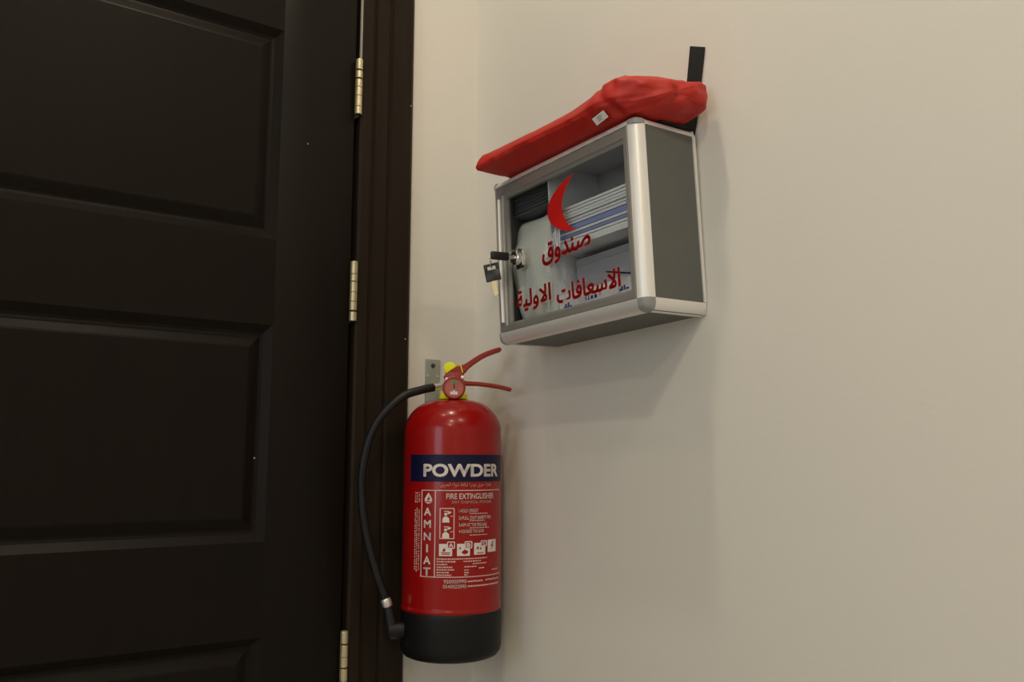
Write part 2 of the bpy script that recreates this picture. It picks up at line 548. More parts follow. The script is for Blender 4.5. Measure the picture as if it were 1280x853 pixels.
# interior fittings
boxpart('divider', M['white_pl'], cab, (-.0385, -.0360, -.099, -.0035, -HH + .005, HH - .005))
boxpart('shelf', M['white_pl'], cab, (-.0360, HW - .005, -.096, -.0035, -.0100, -.0040))
boxpart('liner', M['inner'], cab, (-HW + .006, HW - .006, -.098, -.0035, HH - .0065, HH - .0052))

# door with glass
GX0, GX1, GZ0, GZ1 = -.1315, .1335, -.0985, .0975
CX0, CX1, CZ0, CZ1 = -.1550, .1435, -.1110, .1180
def _dframe(bm):
    prof = [(0, .0), (0.0, -.0105), (.002, -.0118), (.70, -.0118), (.74, -.0096), (1.0, -.0088), (1.0, -.002), (.8, 0)]
    rings = []
    for t, y in prof:
        if t == .002:
            t = .06
        x0 = CX0 + (GX0 - CX0) * t; x1 = CX1 + (GX1 - CX1) * t
        z0 = CZ0 + (GZ0 - CZ0) * t; z1 = CZ1 + (GZ1 - CZ1) * t
        rings.append([bm.verts.new((x, -.0995 + y, z)) for x, z in ((x0, z0), (x1, z0), (x1, z1), (x0, z1))])
    rings.append(rings[0])
    ring_faces(bm, rings, cap=False)
def _gap_shade(bm):
    for d_ in ((-HW + .0035, -HW + .012, -HH + .016, HH - .009), (HW - .0185, HW - .0135, -HH + .016, HH - .009)):
        box(bm, d_[0], d_[1], -.1060, -.1030, d_[2], d_[3])
    for d_ in ((-HH + .0145, -HH + .0195), (HH - .0125, HH - .0085)):
        box(bm, -HW + .0035, HW - .0135, -.1062, -.1028, d_[0], d_[1])
part('gap_shade', M['gap'], cab, _gap_shade)  # black strips behind the door edge, shade of the gap put in as colour
cdoor = part('cabinet_door', M['alu_dark'], cab, _dframe)
boxpart('glass_pane', M['glass'], cdoor, (GX0 - .003, GX1 + .003, -.1065, -.1035, GZ0 - .003, GZ1 + .003))
part('handle_strip', al, cdoor, lambda bm: tube(bm, [(-.1462, -.1118, -.0965), (-.1462, -.1122, -.05), (-.1462, -.1122, .05), (-.1462, -.1118, .0985)], [.0026, .0030, .0030, .0026], 12), 60, label='bright upright aluminium grip strip')

def glass_pt(x, z):
    return Vector((x, -.1067, z))
# crescent
def _cres(bm):
    outer, inner = [], []
    n = 22
    # horns at (.030, .089) and (.0285, .0085), bulging to x = -.032
    h0, h1 = Vector((.0300, .0890)), Vector((.0275, .0075))
    for i in range(n + 1):
        t = i / n
        base = h0.lerp(h1, t)
        s = math.sin(math.pi * t)
        so = abs(s) ** .62
        si = abs(s) ** .80
        outer.append((base.x - .0615 * so, base.y + .004 * (1 - 2 * t) * s))
        inner.append((base.x - .0285 * si, base.y))
    for i in range(n):
        q = [outer[i], outer[i + 1], inner[i + 1], inner[i]]
        vs = [bm.verts.new(glass_pt(x, z)) for x, z in q]
        bm.faces.new(vs)
    bmesh.ops.remove_doubles(bm, verts=bm.verts, dist=1e-5)
    bmesh.ops.solidify(bm, geom=bm.faces[:], thickness=.0002)
part('crescent', M['red_vinyl'], cdoor, _cres, label='red crescent on the glass')
def glass_text(word, x0, x1, z0, z1, bold):
    vs, fs = text_geo(word, bold, True)
    def f(bm):
        geo_to_mesh(bm, vs, fs, lambda u, v: glass_pt(x0 + u * (x1 - x0), z0 + v * (z1 - z0)))
    part('lettering', M['red_vinyl'], cdoor, f, label='red Arabic lettering on the glass')
glass_text('صندوق', -.0500, .0580, -.0310, .0050, .030)
glass_text('الاسعافات', -.0205, .1125, -.0900, -.0630, .032)
glass_text('الاولية', -.1165, -.0330, -.0885, -.0535, .032)

# lock and inserted key
LX, LZ = -.1035, -.0040
def _lock(bm):
    lathe_y(bm, [(.0150, -.1065), (.0150, -.1090), (.0125, -.1105), (.0112, -.1110), (.0112, -.1180), (.0095, -.1195), (.0040, -.1197)], 28, LX, LZ)
lock = part('lock', M['chrome'], cab, _lock, 40, label='round chrome cam lock')
def _lockbase(bm):
    box(bm, LX - .010, LX + .012, -.1075, -.1067, LZ - .016, LZ + .010, .0003)
part('lock_plate', M['chrome'], lock, _lockbase)
def _key1(bm):
    tube(bm, [(LX, -.1195, LZ), (LX - .001, -.1290, LZ)], .0035, 10)
part('key_shank', M['chrome'], lock, _key1, 40)
def _keyhead(bm):
    box(bm, -.0035, .0035, -.030, 0, -.0062, .0062, .0025, 3)
    bmesh.ops.rotate(bm, verts=bm.verts, cent=(0, 0, 0), matrix=Matrix.Rotation(math.radians(-7), 3, 'Z'))
    bmesh.ops.translate(bm, verts=bm.verts, vec=(LX - .0005, -.1275, LZ))
part('key_head', M['black_pl'], lock, _keyhead, 40, label='black key head in the lock')

# spare key hanging on a ring: a thing of its own
KM = CABM @ Matrix.Translation((-.1165, -.1520, -.0155)) @ Matrix.Rotation(math.radians(44), 4, 'Z') @ Matrix.Rotation(math.radians(-9), 4, 'Y')
key = empty('spare_key', KM)
tag(key, 'black headed brass key hanging below the cabinet lock', 'key')
def _sk(bm):
    # head with a slot: four bars around a hole
    box(bm, -.0115, .0115, -.0017, .0017, -.0260, -.0085, .0012)
    box(bm, -.0115, -.0062, -.0017, .0017, -.0086, .0000, .0012)
    box(bm, .0062, .0115, -.0017, .0017, -.0086, .0000, .0012)
    box(bm, -.0115, .0115, -.0017, .0017, -.0030, .0010, .0012)
part('key_head', M['black_pl'], key, _sk, 40)
def _blade(bm):
    pts = [(-.0036, -.026), (-.0036, -.0460), (-.0015, -.0495), (.0020, -.0480), (.0036, -.0455), (.0022, -.0430), (.0038, -.0405), (.0024, -.0375), (.0038, -.0345), (.0036, -.026)]
    prism(bm, pts, lambda u, v, t: (u, t, v), -.0010, .0010)
part('key_blade', M['brass'], key, _blade)
def _kring(bm):
    n = 24
    tube(bm, [(0, .0072 * math.cos(2 * math.pi * i / n), .0015 + .0072 * math.sin(2 * math.pi * i / n)) for i in range(n + 1)], .0008, 8)
part('key_ring', M['chrome'], key, _kring, 60)

# ================================================================== CABINET CONTENTS
def in_cab(x, y, z, rz=0.0):
    return CABM @ Matrix.Translation((x, y, z)) @ Matrix.Rotation(rz, 4, 'Z')

# stacked masks
def mask_mesh(name, L=.172, W=.086, T=.0044):
    bm = bmesh.new()
    nx, ny = 14, 10
    def P(i, j, top):
        x = (i / nx - .5) * L
        y = (j / ny - .5) * W
        e = max(abs(i / nx - .5), abs(j / ny - .5)) * 2
        th = T * .5 * (1 - .22 * e ** 8)
        pl = .0004 * math.sin(j / ny * math.pi * 6)
        z = (th if top else -th) + pl
        return (x, y, z)
    top = [[bm.verts.new(P(i, j, True)) for j in range(ny + 1)] for i in range(nx + 1)]
    bot = [[bm.verts.new(P(i, j, False)) for j in range(ny + 1)] for i in range(nx + 1)]
    for i in range(nx):
        for j in range(ny):
            bm.faces.new((top[i][j], top[i + 1][j], top[i + 1][j + 1], top[i][j + 1]))
            bm.faces.new((bot[i][j + 1], bot[i + 1][j + 1], bot[i + 1][j], bot[i][j]))
    for i in range(nx):
        bm.faces.new((bot[i][0], bot[i + 1][0], top[i + 1][0], top[i][0]))
        bm.faces.new((top[i][ny], top[i + 1][ny], bot[i + 1][ny], bot[i][ny]))
    for j in range(ny):
        bm.faces.new((top[0][j], top[0][j + 1], bot[0][j + 1], bot[0][j]))
        bm.faces.new((bot[nx][j], bot[nx][j + 1], top[nx][j + 1], top[nx][j]))
    bmesh.ops.recalc_face_normals(bm, faces=bm.faces)
    me = bpy.data.meshes.new(name)
    bm.to_mesh(me); bm.free()
    return me
mask_w = mask_mesh('face_mask_white'); mask_w.materials.append(M['mask_white'])
mask_b = mask_mesh('face_mask_blue'); mask_b.materials.append(M['mask_blue'])
cols = 'wwbwbbwwwwww'
NM = len(cols)
zz = -.0038
for i, c in enumerate(cols):
    T = .0045
    r_ = empty('face_mask', in_cab(.061 + random.uniform(-.003, .003), -.0485 + random.uniform(-.0018, .0018), zz + T / 2 + .0001))
    ob = bpy.data.objects.new('mask_sheet', mask_w if c == 'w' else mask_b)
    COL.objects.link(ob); ob.parent = r_
    zz += T + .0001
    words = ['topmost', 'second from the top', 'third from the top', 'fourth from the top', 'fifth from the top', 'sixth from the top',
             'sixth from the bottom', 'fifth from the bottom', 'fourth from the bottom', 'third from the bottom', 'second from the bottom', 'lowest']
    tag(r_, ('white' if c == 'w' else 'blue') + ' face mask, ' + words[NM - 1 - i] + ' in the stack on the cabinet shelf', 'face mask', 'face masks stacked on the cabinet shelf')
    if i in (1, 3, 5, 7, 9):
        k = (1, 3, 5, 7, 9).index(i)
        x0 = -.111 + .0062 * k
        drop = -.016 - .0085 * k - random.uniform(0, .004)
        def _loop(bm, x0=x0, drop=drop, k=k):
            xx = x0 + .004
            pts = [(max(xx, -.084), -.0400, .001), (max(xx, -.088), -.0460, .001), (xx - .001, -.0528, drop * .3), (xx - .002, -.0532, drop * .7), (xx + .001, -.0532, drop), (xx + .0055, -.0530, drop * .9),
                   (xx + .0065, -.0528, drop * .4), (max(xx + .006, -.086), -.0460, .001), (max(xx + .009, -.080), -.0400, .001)]
            tube(bm, spline(pts, 5), .0011, 8)
        part('ear_loop', M['mask_white'], r_, _loop, 60)

# cotton wool bag
cot = empty('cotton_wool_bag', in_cab(-.099, -.052, -.1235))
tag(cot, 'white cotton wool in a clear bag behind the cabinet lock', 'cotton wool')
def _cot(bm):
    nx, nz, ny = 16, 26, 10
    rings = []
    for k in range(nz + 1):
        t = k / nz
        z = t * .190
        wl = -.037 - .0185 * min(1, t * 2.0)
        wr = .056
        dd = .040 * (math.sin(math.pi * min(1, max(.0, t * .94 + .05))) ** .35)
        ring = []
        n = 36
        for i in range(n):
            a = 2 * math.pi * i / n
            cx, sx_ = math.cos(a), math.sin(a)
            x = (wl + wr) / 2 + (wr - wl) / 2 * (abs(cx) ** .32) * (1 if cx > 0 else -1)
            y = dd * (abs(sx_) ** .32) * (1 if sx_ > 0 else -1)
            nv = noise.noise(Vector((x * 45, y * 45, z * 30))) * .0045 + noise.noise(Vector((x * 130, y * 60, z * 35 + x * 90))) * .0022
            ring.append(bm.verts.new((x * (1 if abs(x) < .05 else .98), max(-.0415, min(.045, y + nv)), z + .003 * noise.noise(Vector((x * 60, y * 60, 3))))))
        rings.append(ring)
    ring_faces(bm, rings)
part('bag', M['cotton'], cot, _cot, 180)
# ribbed elastic bandage pack above the cotton
bp = empty('bandage_pack', in_cab(-.099, -.045, .0705))
tag(bp, 'dark grey ribbed bandage pack lying on the cotton wool bag', 'bandage')
boxpart('core', M['ribbed'], bp, (-.046, .050, -.036, .036, .0010, .0500), .004)
for k in range(9):
    part('rib', M['ribbed'], bp, lambda bm: tube(bm, [(-.044, -.0365, .004 + k * .0051), (.048, -.0365, .004 + k * .0051)], .0021, 8), 60)

# cartons under the shelf
ca = empty('dressing_carton', in_cab(.022, -.053, -.1238))
tag(ca, 'long white carton with blue print on the cabinet floor', 'carton')
boxpart('box', M['carton'], ca, (-.055, .055, -.038, .040, 0, .0500), .0008)
def print_lines(parent, spots, y):
    for (x0, x1, z0, z1) in spots:
        boxpart('print_mark', M['blue_ink'], parent, (x0, x1, y - .0003, y, z0 + .006, z1 + .006))
print_lines(ca, [(-.046, -.038, .024, .026), (-.043, -.0395, .0265, .0295), (-.037, -.034, .024, .031), (-.033, -.029, .024, .0265),
                 (.002, .0035, .027, .033), (.006, .0105, .027, .0285), (.0075, .009, .0285, .033), (.013, .0175, .027, .032), (.0205, .0255, .027, .032), (.030, .034, .030, .0312)], -.038)
cb = empty('gauze_carton', in_cab(.1165, -.050, -.1238, math.radians(-4)))
tag(cb, 'small white carton with blue print beside the long carton', 'carton')
boxpart('box', M['carton'], cb, (-.0365, .037, -.040, .038, 0, .0540), .0008)
print_lines(cb, [(-.024, -.016, .028, .0305), (-.020, -.0165, .0310, .0335), (-.0145, -.0115, .028, .0345), (-.010, -.004, .028, .0305)], -.040)
gb = empty('grey_carton', in_cab(.060, -.036, -.0735))
tag(gb, 'grey carton lying on the white cartons under the shelf', 'carton')
boxpart('box', M['carton_grey'], gb, (-.086, .088, -.026, .030, .0046, .0540), .0010)
boxpart('lid_flap', M['carton_grey'], gb, (-.086, .088, -.0268, -.0262, .0440, .0538))
pen = empty('black_pen', CABM @ Matrix.Translation((.1010, -.0915, -.0672)) @ Matrix.Rotation(math.radians(14), 4, 'Y'))
tag(pen, 'thin black pen lying across the white cartons', 'pen')
part('barrel', M['black_pl'], pen, lambda bm: tube(bm, [(-.034, 0, 0), (-.030, 0, 0), (.034, 0, 0)], [.0004, .0013, .0013], 10), 50)
part('cap', M['black_pl'], pen, lambda bm: tube(bm, [(.020, 0, 0), (.040, 0, 0)], .0017, 10), 50)

# ================================================================== RED POUCH ON TOP
pouch = empty('red_pouch', CABM)
tag(pouch, 'red fabric pouch lying on top of the first aid cabinet', 'pouch')
def _pouch(bm):
    # x, front-bottom (y,z), front-top (y,z), back-top (y,z), back-bottom (y,z)
    S = [(-.1270, (-.112, .1300), (-.169, .1315), (-.151, .1600), (-.040, .1540), (-.040, .1300)),
         (-.1000, (-.112, .1300), (-.162, .1380), (-.141, .1635), (-.035, .1600), (-.035, .1300)),
         (-.0500, (-.112, .1300), (-.149, .1460), (-.131, .1675), (-.030, .1640), (-.030, .1300)),
         (.0000, (-.112, .1300), (-.142, .1480), (-.124, .1700), (-.025, .1670), (-.025, .1300)),
         (.0500, (-.112, .1300), (-.138, .1480), (-.121, .1720), (-.020, .1700), (-.020, .1300)),
         (.0900, (-.112, .1300), (-.138, .1490), (-.122, .1755), (-.016, .1740), (-.014, .1310)),
         (.1250, (-.110, .1305), (-.139, .1500), (-.128, .1815), (-.013, .1800), (-.010, .1330)),
         (.1500, (-.106, .1310), (-.130, .1470), (-.128, .1820), (-.012, .1830), (-.010, .1350)),
         (.1620, (-.098, .1320), (-.119, .1440), (-.120, .1785), (-.012, .1820), (-.010, .1380)),
         (.1700, (-.090, .1360), (-.110, .1450), (-.112, .1700), (-.014, .1780), (-.012, .1420))]
    X = [s[0] for s in S]
    def interp(x):
        for a, b in zip(S[:-1], S[1:]):
            if x <= b[0] + 1e-9:
                t = (x - a[0]) / (b[0] - a[0])
                return [tuple(Vector(p).lerp(Vector(q), t)) for p, q in zip(a[1:], b[1:])]
        return [tuple(p) for p in S[-1][1:]]
    N = 76
    per = 11
    rings = []
    for k in range(N + 1):
        x = X[0] + (X[-1] - X[0]) * k / N
        c = [Vector(p) for p in interp(x)]
        ring = []
        for e in range(5):
            a, b = c[e], c[(e + 1) % 5]
            mid_out = (b - a).normalized()
            nrm = Vector((-mid_out.y, mid_out.x))
            cen = sum(c, Vector((0, 0))) / 5
            if nrm.dot((a + b) / 2 - cen) < 0:
                nrm = -nrm
            for i in range(per):
                t = i / per
                p = a.lerp(b, t)
                # soft corners, slightly bulging faces
                bul = math.sin(math.pi * t) * (.0018 if e in (1, 2, 3) else .0)
                near = min(t, 1 - t)
                rnd = max(0, .12 - near) / .12
                p = p + nrm * bul
                p = p.lerp(cen, .075 * rnd ** 1.6)
                ring.append(p)
        vr = []
        skew_w = max(0, (x - .10) / .07)
        for p in ring:
            y, z = p
            sk = .023 * skew_w * min(1.0, max(0.0, (y + .125) / .10))
            sk += .006 * skew_w * math.sin(math.pi * min(1, max(0, (z - .135) / .05)))
            q = Vector((x + sk, y, z))
            w = noise.noise(Vector((q.x * 26, q.y * 40, q.z * 40))) * .0024 + noise.noise(Vector((q.x * 75 + 9, q.y * 60, q.z * 70))) * .0014
            w += skew_w * (noise.noise(Vector((q.x * 60, q.y * 55 + q.z * 60, 4))) * .0045 + noise.noise(Vector((q.x * 90, q.y * 120 - q.z * 90, 8))) * .0020)
            low = 1.0 if z > .134 else .25
            # a shallow pinched crease running from the front right corner
            d1 = abs((q.x - .128) + .55 * (q.z - .155))
            cr = -.0035 * math.exp(-(d1 / .007) ** 2) * (1 if y < -.09 else 0)
            q.z += w * low
            q.y += (w * 1.2 - cr) * low
            q.z = max(q.z, .1296 if y > -.112 else .1290)
            q.y = min(q.y, -.006)
            vr.append(bm.verts.new(q))
        rings.append(vr)
    # closed, slightly domed ends
    def dome(r, dx):
        cen = sum((v.co for v in r), Vector()) / len(r)
        out = []
        last = r
        for f, m_ in ((.92, .30), (.80, .62), (.62, .85), (.40, .97), (.15, 1.0)):
            nr = [bm.verts.new(cen.lerp(v.co, f) + Vector((dx * m_ * (1 + 1.3 * noise.noise(cen.lerp(v.co, f) * 45)), 0, 0))) for v in r]
            out.append(nr)
        return out
    L = dome(rings[0], -.002)
    Rr = dome(rings[-1], .011)
    allr = list(reversed(L)) + rings + Rr
    ring_faces(bm, allr)
part('fabric_body', M['red_fabric'], pouch, _pouch, 180)
# care tag
def _ptag(bm):
    box(bm, -.0115, .0115, -.0004, .0004, -.0055, .0055, .0001)
    bmesh.ops.rotate(bm, verts=bm.verts, cent=(0, 0, 0), matrix=Matrix.Rotation(math.radians(40), 3, 'X'))
    bmesh.ops.rotate(bm, verts=bm.verts, cent=(0, 0, 0), matrix=Matrix.Rotation(math.radians(-10), 3, 'Y'))
    bmesh.ops.translate(bm, verts=bm.verts, vec=(.1130, -.1275, .1365))
ptag = part('care_tag', M['tag'], pouch, _ptag, label='small white label sewn on the pouch')
def _pink(bm):
    for k in range(3):
        box(bm, -.004, .005 - k * .0015, -.0007, -.0005, .0022 - k * .0024, .0030 - k * .0024)
    bmesh.ops.rotate(bm, verts=bm.verts, cent=(0, 0, 0), matrix=Matrix.Rotation(math.radians(40), 3, 'X'))
    bmesh.ops.rotate(bm, verts=bm.verts, cent=(0, 0, 0), matrix=Matrix.Rotation(math.radians(-10), 3, 'Y'))
    bmesh.ops.translate(bm, verts=bm.verts, vec=(.1130, -.1275, .1365))
part('print_mark', M['tag_ink'], ptag, _pink)
# black strap standing up against the wall
STRAP = [((-.5180, .436), (-.5420, .434)), ((-.5250, .4700), (-.5490, .4600)), ((-.5342, .5235), (-.5588, .5125)), ((-.5420, .5747), (-.5679, .5631))]   # left and right edge: world y, height over the camera
inv = CABM.inverted()
def _strap(bm):
    rows = []
    for l, r in STRAP:
        rows.append([bm.verts.new(inv @ Vector((dx, p[0], p[1] + ZC))) for dx, p in ((-.0012, l), (-.0012, r), (-.0030, r), (-.0030, l))])
    ring_faces(bm, rows)
part('strap', M['black_web'], pouch, _strap, label='black webbing strap against the wall')
boxpart('strap_end', M['black_web'], pouch, (.118, .158, -.060, -.008, .1300, .1332), .0005)

# ================================================================== FIRE EXTINGUISHER
EB = -0.3034                                     # foot of the cylinder relative to the camera height
EXM = Matrix.Translation((-.1110, -.1040, ZC + EB)) @ Matrix.Rotation(math.radians(-32.05), 4, 'Z')
ext = empty('fire_extinguisher', EXM)
tag(ext, 'red powder fire extinguisher with black base hanging beside the door', 'fire extinguisher')
R = .0792
def _body(bm):
    prof = [(.070, .020), (R - .0015, .066), (R - .0004, .0715), (R + .0002, .0735), (R + .0014, .0755), (R + .0014, .0775), (R, .0795), (R, .0815)]
    prof += [(R, .341)]
    n = 16
    for i in range(1, n + 1):
        a = i / n * math.pi / 2
        prof.append((.0215 + (R - .0215) * math.cos(a) ** .92 if i < n else .0215, (.351 + .0525 * math.sin(a) ** 1.05)))
    prof += [(.0205, .4050), (.0190, .4060)]
    lathe(bm, prof, 72)
body = part('cylinder', M['red_paint'], ext, _body, 40)
part('base_skirt', M['skirt'], ext, lambda bm: lathe(bm, [(.052, .0015), (.066, 0), (.0740, .0035), (.0785, .0100), (.0800, .0180), (.0803, .066), (.0800, .0715), (.0793, .0728), (.0775, .0728)], 72), 40)

# --- printed label, laid onto the cylinder surface
PYZ = [(503, .0919), (540, .0460), (569, .01031), (600, -.02758), (614, -.04459), (720, -.17157), (740, -.19516), (770, -.23035), (833, -.30342)]
def zl(py):
    for (a, za), (b, zb) in zip(PYZ[:-1], PYZ[1:]):
        if py <= b:
            return za + (zb - za) * (py - a) / (b - a) - EB
    return PYZ[-1][1] - EB
def th(px):
    return math.asin(max(-.985, min(.985, (px - 565.0) / 61.0)))
def cyl_pt(a, z, lift=.0004):
    return Vector(((R + lift) * math.sin(a), -(R + lift) * math.cos(a), z))
def wrap_geo(bm, polys, lift):
    """polys in (angle, z) -> cut into narrow strips and bent round the cylinder"""
    tmp = bmesh.new()
    for vs2, fs in polys:
        vv = [tmp.verts.new((a * R, 0, z)) for a, z in vs2]
        for f in fs:
            try:
                tmp.faces.new([vv[i] for i in f])
            except ValueError:
                pass
    if tmp.verts:
        x0 = min(v.co.x for v in tmp.verts); x1 = max(v.co.x for v in tmp.verts)
        x = math.ceil(x0 / .004) * .004
        while x < x1:
            bmesh.ops.bisect_plane(tmp, geom=tmp.verts[:] + tmp.edges[:] + tmp.faces[:], plane_co=(x, 0, 0), plane_no=(1, 0, 0), dist=1e-6)
            x += .004
    mp = {v: bm.verts.new(cyl_pt(v.co.x / R, v.co.z, lift)) for v in tmp.verts}
    for f in tmp.faces:
        try:
            bm.faces.new([mp[v] for v in f.verts])
        except ValueError:
            pass
    tmp.free()
def rect(px0, px1, py0, py1):
    a0, a1, z0, z1 = th(px0), th(px1), zl(py1), zl(py0)
    return ([(a0, z0), (a1, z0), (a1, z1), (a0, z1)], [(0, 1, 2, 3)])
def poly(pts):
    return ([(th(x), zl(y)) for x, y in pts], [tuple(range(len(pts)))])
def label_part(name, m, polys, lift=.0005, label=None):
    bm = bmesh.new()
    wrap_geo(bm, polys, lift)
    for f in bm.faces:
        f.normal_update()
    me = bpy.data.meshes.new(name)
    # face outwards
    for f in bm.faces:
        c = f.calc_center_median()
        if f.normal.x * c.x + f.normal.y * c.y < 0:
            f.normal_flip()
    bm.to_mesh(me); bm.free()
    me.materials.append(m)
    o = bpy.data.objects.new(name, me)
    COL.objects.link(o)
    o.parent = body
    if name == 'fine_print':
        o['kind'] = 'stuff'
    if label:
        o['label'] = label
    return o
def ltext(s, px0, px1, py0, py1, m='white_ink', bold=0.0, arabic=False, lift=.0006):
    vs, fs = text_geo(s, bold, arabic)
    a0, a1, z0, z1 = th(px0), th(px1), zl(py1), zl(py0)
    label_part('lettering', M[m], [([(a0 + u * (a1 - a0), z0 + v * (z1 - z0)) for u, v in vs], fs)], lift)

label_part('label_band', M['navy'], [rect(514.5, 624.2, 568.5, 602.5)], .0004, 'navy blue label band')
ltext('POWDER', 530.5, 619.5, 580, 596.5, bold=.036)
ltext('طفاية حريق بودرة لكافة انواع الحريق', 551, 611.5, 603.5, 610.5, m='pink_ink', arabic=True, bold=.01)
LW = .55
def hline(px0, px1, py):
    return rect(px0, px1, py - LW, py + LW)
def vline(px, py0, py1):
    return rect(px - LW, px + LW, py0, py1)
label_part('label_frame', M['pink_ink'], [hline(529, 622.5, 613.5), hline(528, 623, 722), vline(529.2, 613.5, 722), vline(545.2, 613.5, 722)])
# drop emblem
def _drop():
    pts = []
    for i in range(17):
        a = -math.pi / 2 + 2 * math.pi * i / 16
        pts.append((537 + 5.0 * math.cos(a) * (1 if i not in (0, 16) else 0), 624.5 + (5.6 * math.sin(a) if math.sin(a) > -.5 else -7.5 + 6 * (1 + math.sin(a)))))
    return pts[:-1]
label_part('emblem', M['white_ink'], [poly([(537, 616.5), (539.6, 620.6), (541.6, 625), (540.8, 628.8), (537, 630.6), (533.2, 628.8), (532.4, 625), (534.4, 620.6)])], .0006)
label_part('emblem', M['red_paint'], [poly([(537.4, 619.5), (538.0, 622.4), (540.0, 625.2), (538.2, 624.6), (536.6, 627.4), (535.6, 625.4), (536.8, 622.8)]), hline(533.5, 540.5, 628.0)], .0008)
for ch, cy in zip('AMNIAT', (640.5, 656.0, 671.8, 686.6, 701.5, 715.5)):
    w = 1.1 if ch == 'I' else 4.2
    ltext(ch, 536.2 - w, 536.2 + w, cy - 5.0, cy + 5.0, bold=.026)
# side print: two columns of very small characters
random.seed(3)
sp = []
for cx in (521.5, 523.6, 526.2):
    y = 616.0
    while y < 714:
        L = random.uniform(1.0, 2.6)
        if not (629 < y < 636):
            sp.append(rect(cx - .55, cx + .55, y, y + L))
        y += L + random.choice((.7, .8, 1.6))
label_part('fine_print', M['pink_ink'], sp)
ltext('FIRE EXTINGUISHER', 558, 614.5, 617.2, 624.4, bold=.016)
ltext('DRY CHEMICAL POWDER', 564.8, 612.2, 626.6, 629.8, m='pink_ink', bold=.01)
# pictogram frame with two users
label_part('pictogram_frame', M['pink_ink'], [hline(550.5, 567.6, 636.2), hline(550.5, 567.6, 674), vline(551, 636.2, 674), vline(567.4, 636.2, 674)])
def disc(cx, cy, r, n=10, sq=1.0):
    return poly([(cx + r * math.cos(2 * math.pi * i / n), cy + r * sq * math.sin(2 * math.pi * i / n)) for i in range(n)])
for oy in (0, 19.6):
    label_part('pictogram', M['white_ink'], [
        poly([(553.6, 653.8 + oy), (562, 653.8 + oy), (561.6, 648.6 + oy), (559.0, 646.2 + oy), (556.4, 646.2 + oy), (554.0, 648.6 + oy)]),
        disc(557.6, 643.4 + oy, 1.9), poly([(559.6, 641.4 + oy), (563.0, 640.0 + oy), (564.6, 641.0 + oy), (562.0, 642.8 + oy), (559.8, 643.4 + oy)]),
        rect(555.6, 561.6, 639.2 + oy, 640.2 + oy), rect(563.2, 566.0, 645.4 + oy, 646.2 + oy)], .0006)
for s, x1, y0 in (('1-HOLD UPRIGHT', 596, 637.0), ('2-PULL OUT SAFETY PIN', 611, 646.0), ('3-AIM AT THE FIRE BASE', 606.5, 654.8), ('4-SQUEEZE THE LEVER', 603, 663.2)):
    ltext(s, 573, x1, y0, y0 + 4.4, bold=.020)
fl = []
for y, x0, x1 in ((643.0, 586, 608), (652.0, 586, 604), (661.0, 586, 609), (670.0, 586, 607)):
    x = x0
    while x < x1:
        L = random.uniform(1.2, 3.0)
        fl.append(rect(x, min(x + L, x1), y - .5, y + .5)); x += L + .7
for i, y in enumerate((699.5, 702.8, 706.2, 709.6, 712.8, 716.2, 719.4)):
    x, x1 = 547.6, (571, 570, 560, 566, 568, 562, 565)[i]
    while x < x1:
        L = random.uniform(1.0, 3.2)
        fl.append(rect(x, min(x + L, x1), y - .8, y + .8)); x += L + .7
for (x0, x1, y) in ((571, 607, 699.4), (579, 600, 702.6), (590, 606, 705.8), (580, 594, 709.4), (597, 604, 711.8), (580, 585, 713.4), (580, 585, 716.6), (580, 584, 719.4), (613, 621, 715.5)):
    x = x0
    while x < x1:
        L = random.uniform(1.0, 3.2)
        fl.append(rect(x, min(x + L, x1), y - .7, y + .7)); x += L + .7
for (x0, x1, y) in ((584, 602, 728.0), (605, 621, 727.6), (584, 621, 733.8)):
    x = x0
    while x < x1:
        L = random.uniform(1.2, 3.4)
        d = random.uniform(-.5, .5) if y < 730 else 0
        fl.append(rect(x, min(x + L, x1), y - .85 + d, y + .85 + d)); x += L + .45
label_part('fine_print', M['pink_ink'], fl)
# fire class squares
def sq(px0, px1, py0, py1, marks, letter=None, lb=None):
    o = label_part('class_symbol', M['white_ink'], [rect(px0, px1, py0, py1)], .0006)
    label_part('class_mark', M['red_paint'], marks, .0008)
    if letter:
        a, b, c, d = lb
        label_part('class_symbol', M['red_paint'], [rect(a - .6, b + .6, c - .6, d + .6)], .0009)
        label_part('class_symbol', M['white_ink'], [hline(a, b, c), hline(a, b, d), vline(a, c, d), vline(b, c, d)], .0010)
        ltext(letter, a + 1.5, b - 1.5, c + 1.4, d - 1.2, bold=.045, lift=.0012)
flame = lambda cx, cy, s: poly([(cx, cy - 3 * s), (cx + 1.6 * s, cy - .6 * s), (cx + 1.3 * s, cy + 1.6 * s), (cx - 1.3 * s, cy + 1.6 * s), (cx - 1.6 * s, cy - .2 * s), (cx - .5 * s, cy - 1.2 * s)])
sq(550.2, 565.6, 680.6, 695.8, [flame(556, 688.4, 1.1), hline(552.6, 563.4, 691.6), hline(553.4, 562.6, 693.6)], 'A', (560.2, 568.2, 678.2, 686.0))
sq(571.2, 586.4, 680.6, 695.8, [poly([(576.4, 691.0), (580.4, 687.6), (584.6, 690.4), (583.6, 692.6), (580.4, 694.0), (577.6, 692.8)]), flame(574.8, 686, .7)], 'B', (580.6, 588.4, 678.2, 686.0))
sq(591.2, 604.6, 680.2, 695.0, [flame(595.4, 686.6, .9), flame(599.0, 687.4, .7), hline(594.6, 602.4, 692.8)], 'C', (599.4, 605.8, 678.0, 684.4))
sq(607.6, 617.6, 677.2, 692.8, [poly([(613.6, 679.6), (610.8, 685.4), (612.8, 685.2), (611.2, 690.6), (614.8, 684.0), (612.8, 684.2), (615.2, 679.4)])])
ltext('920000990', 556, 582.5, 725.2, 729.8, bold=.012)
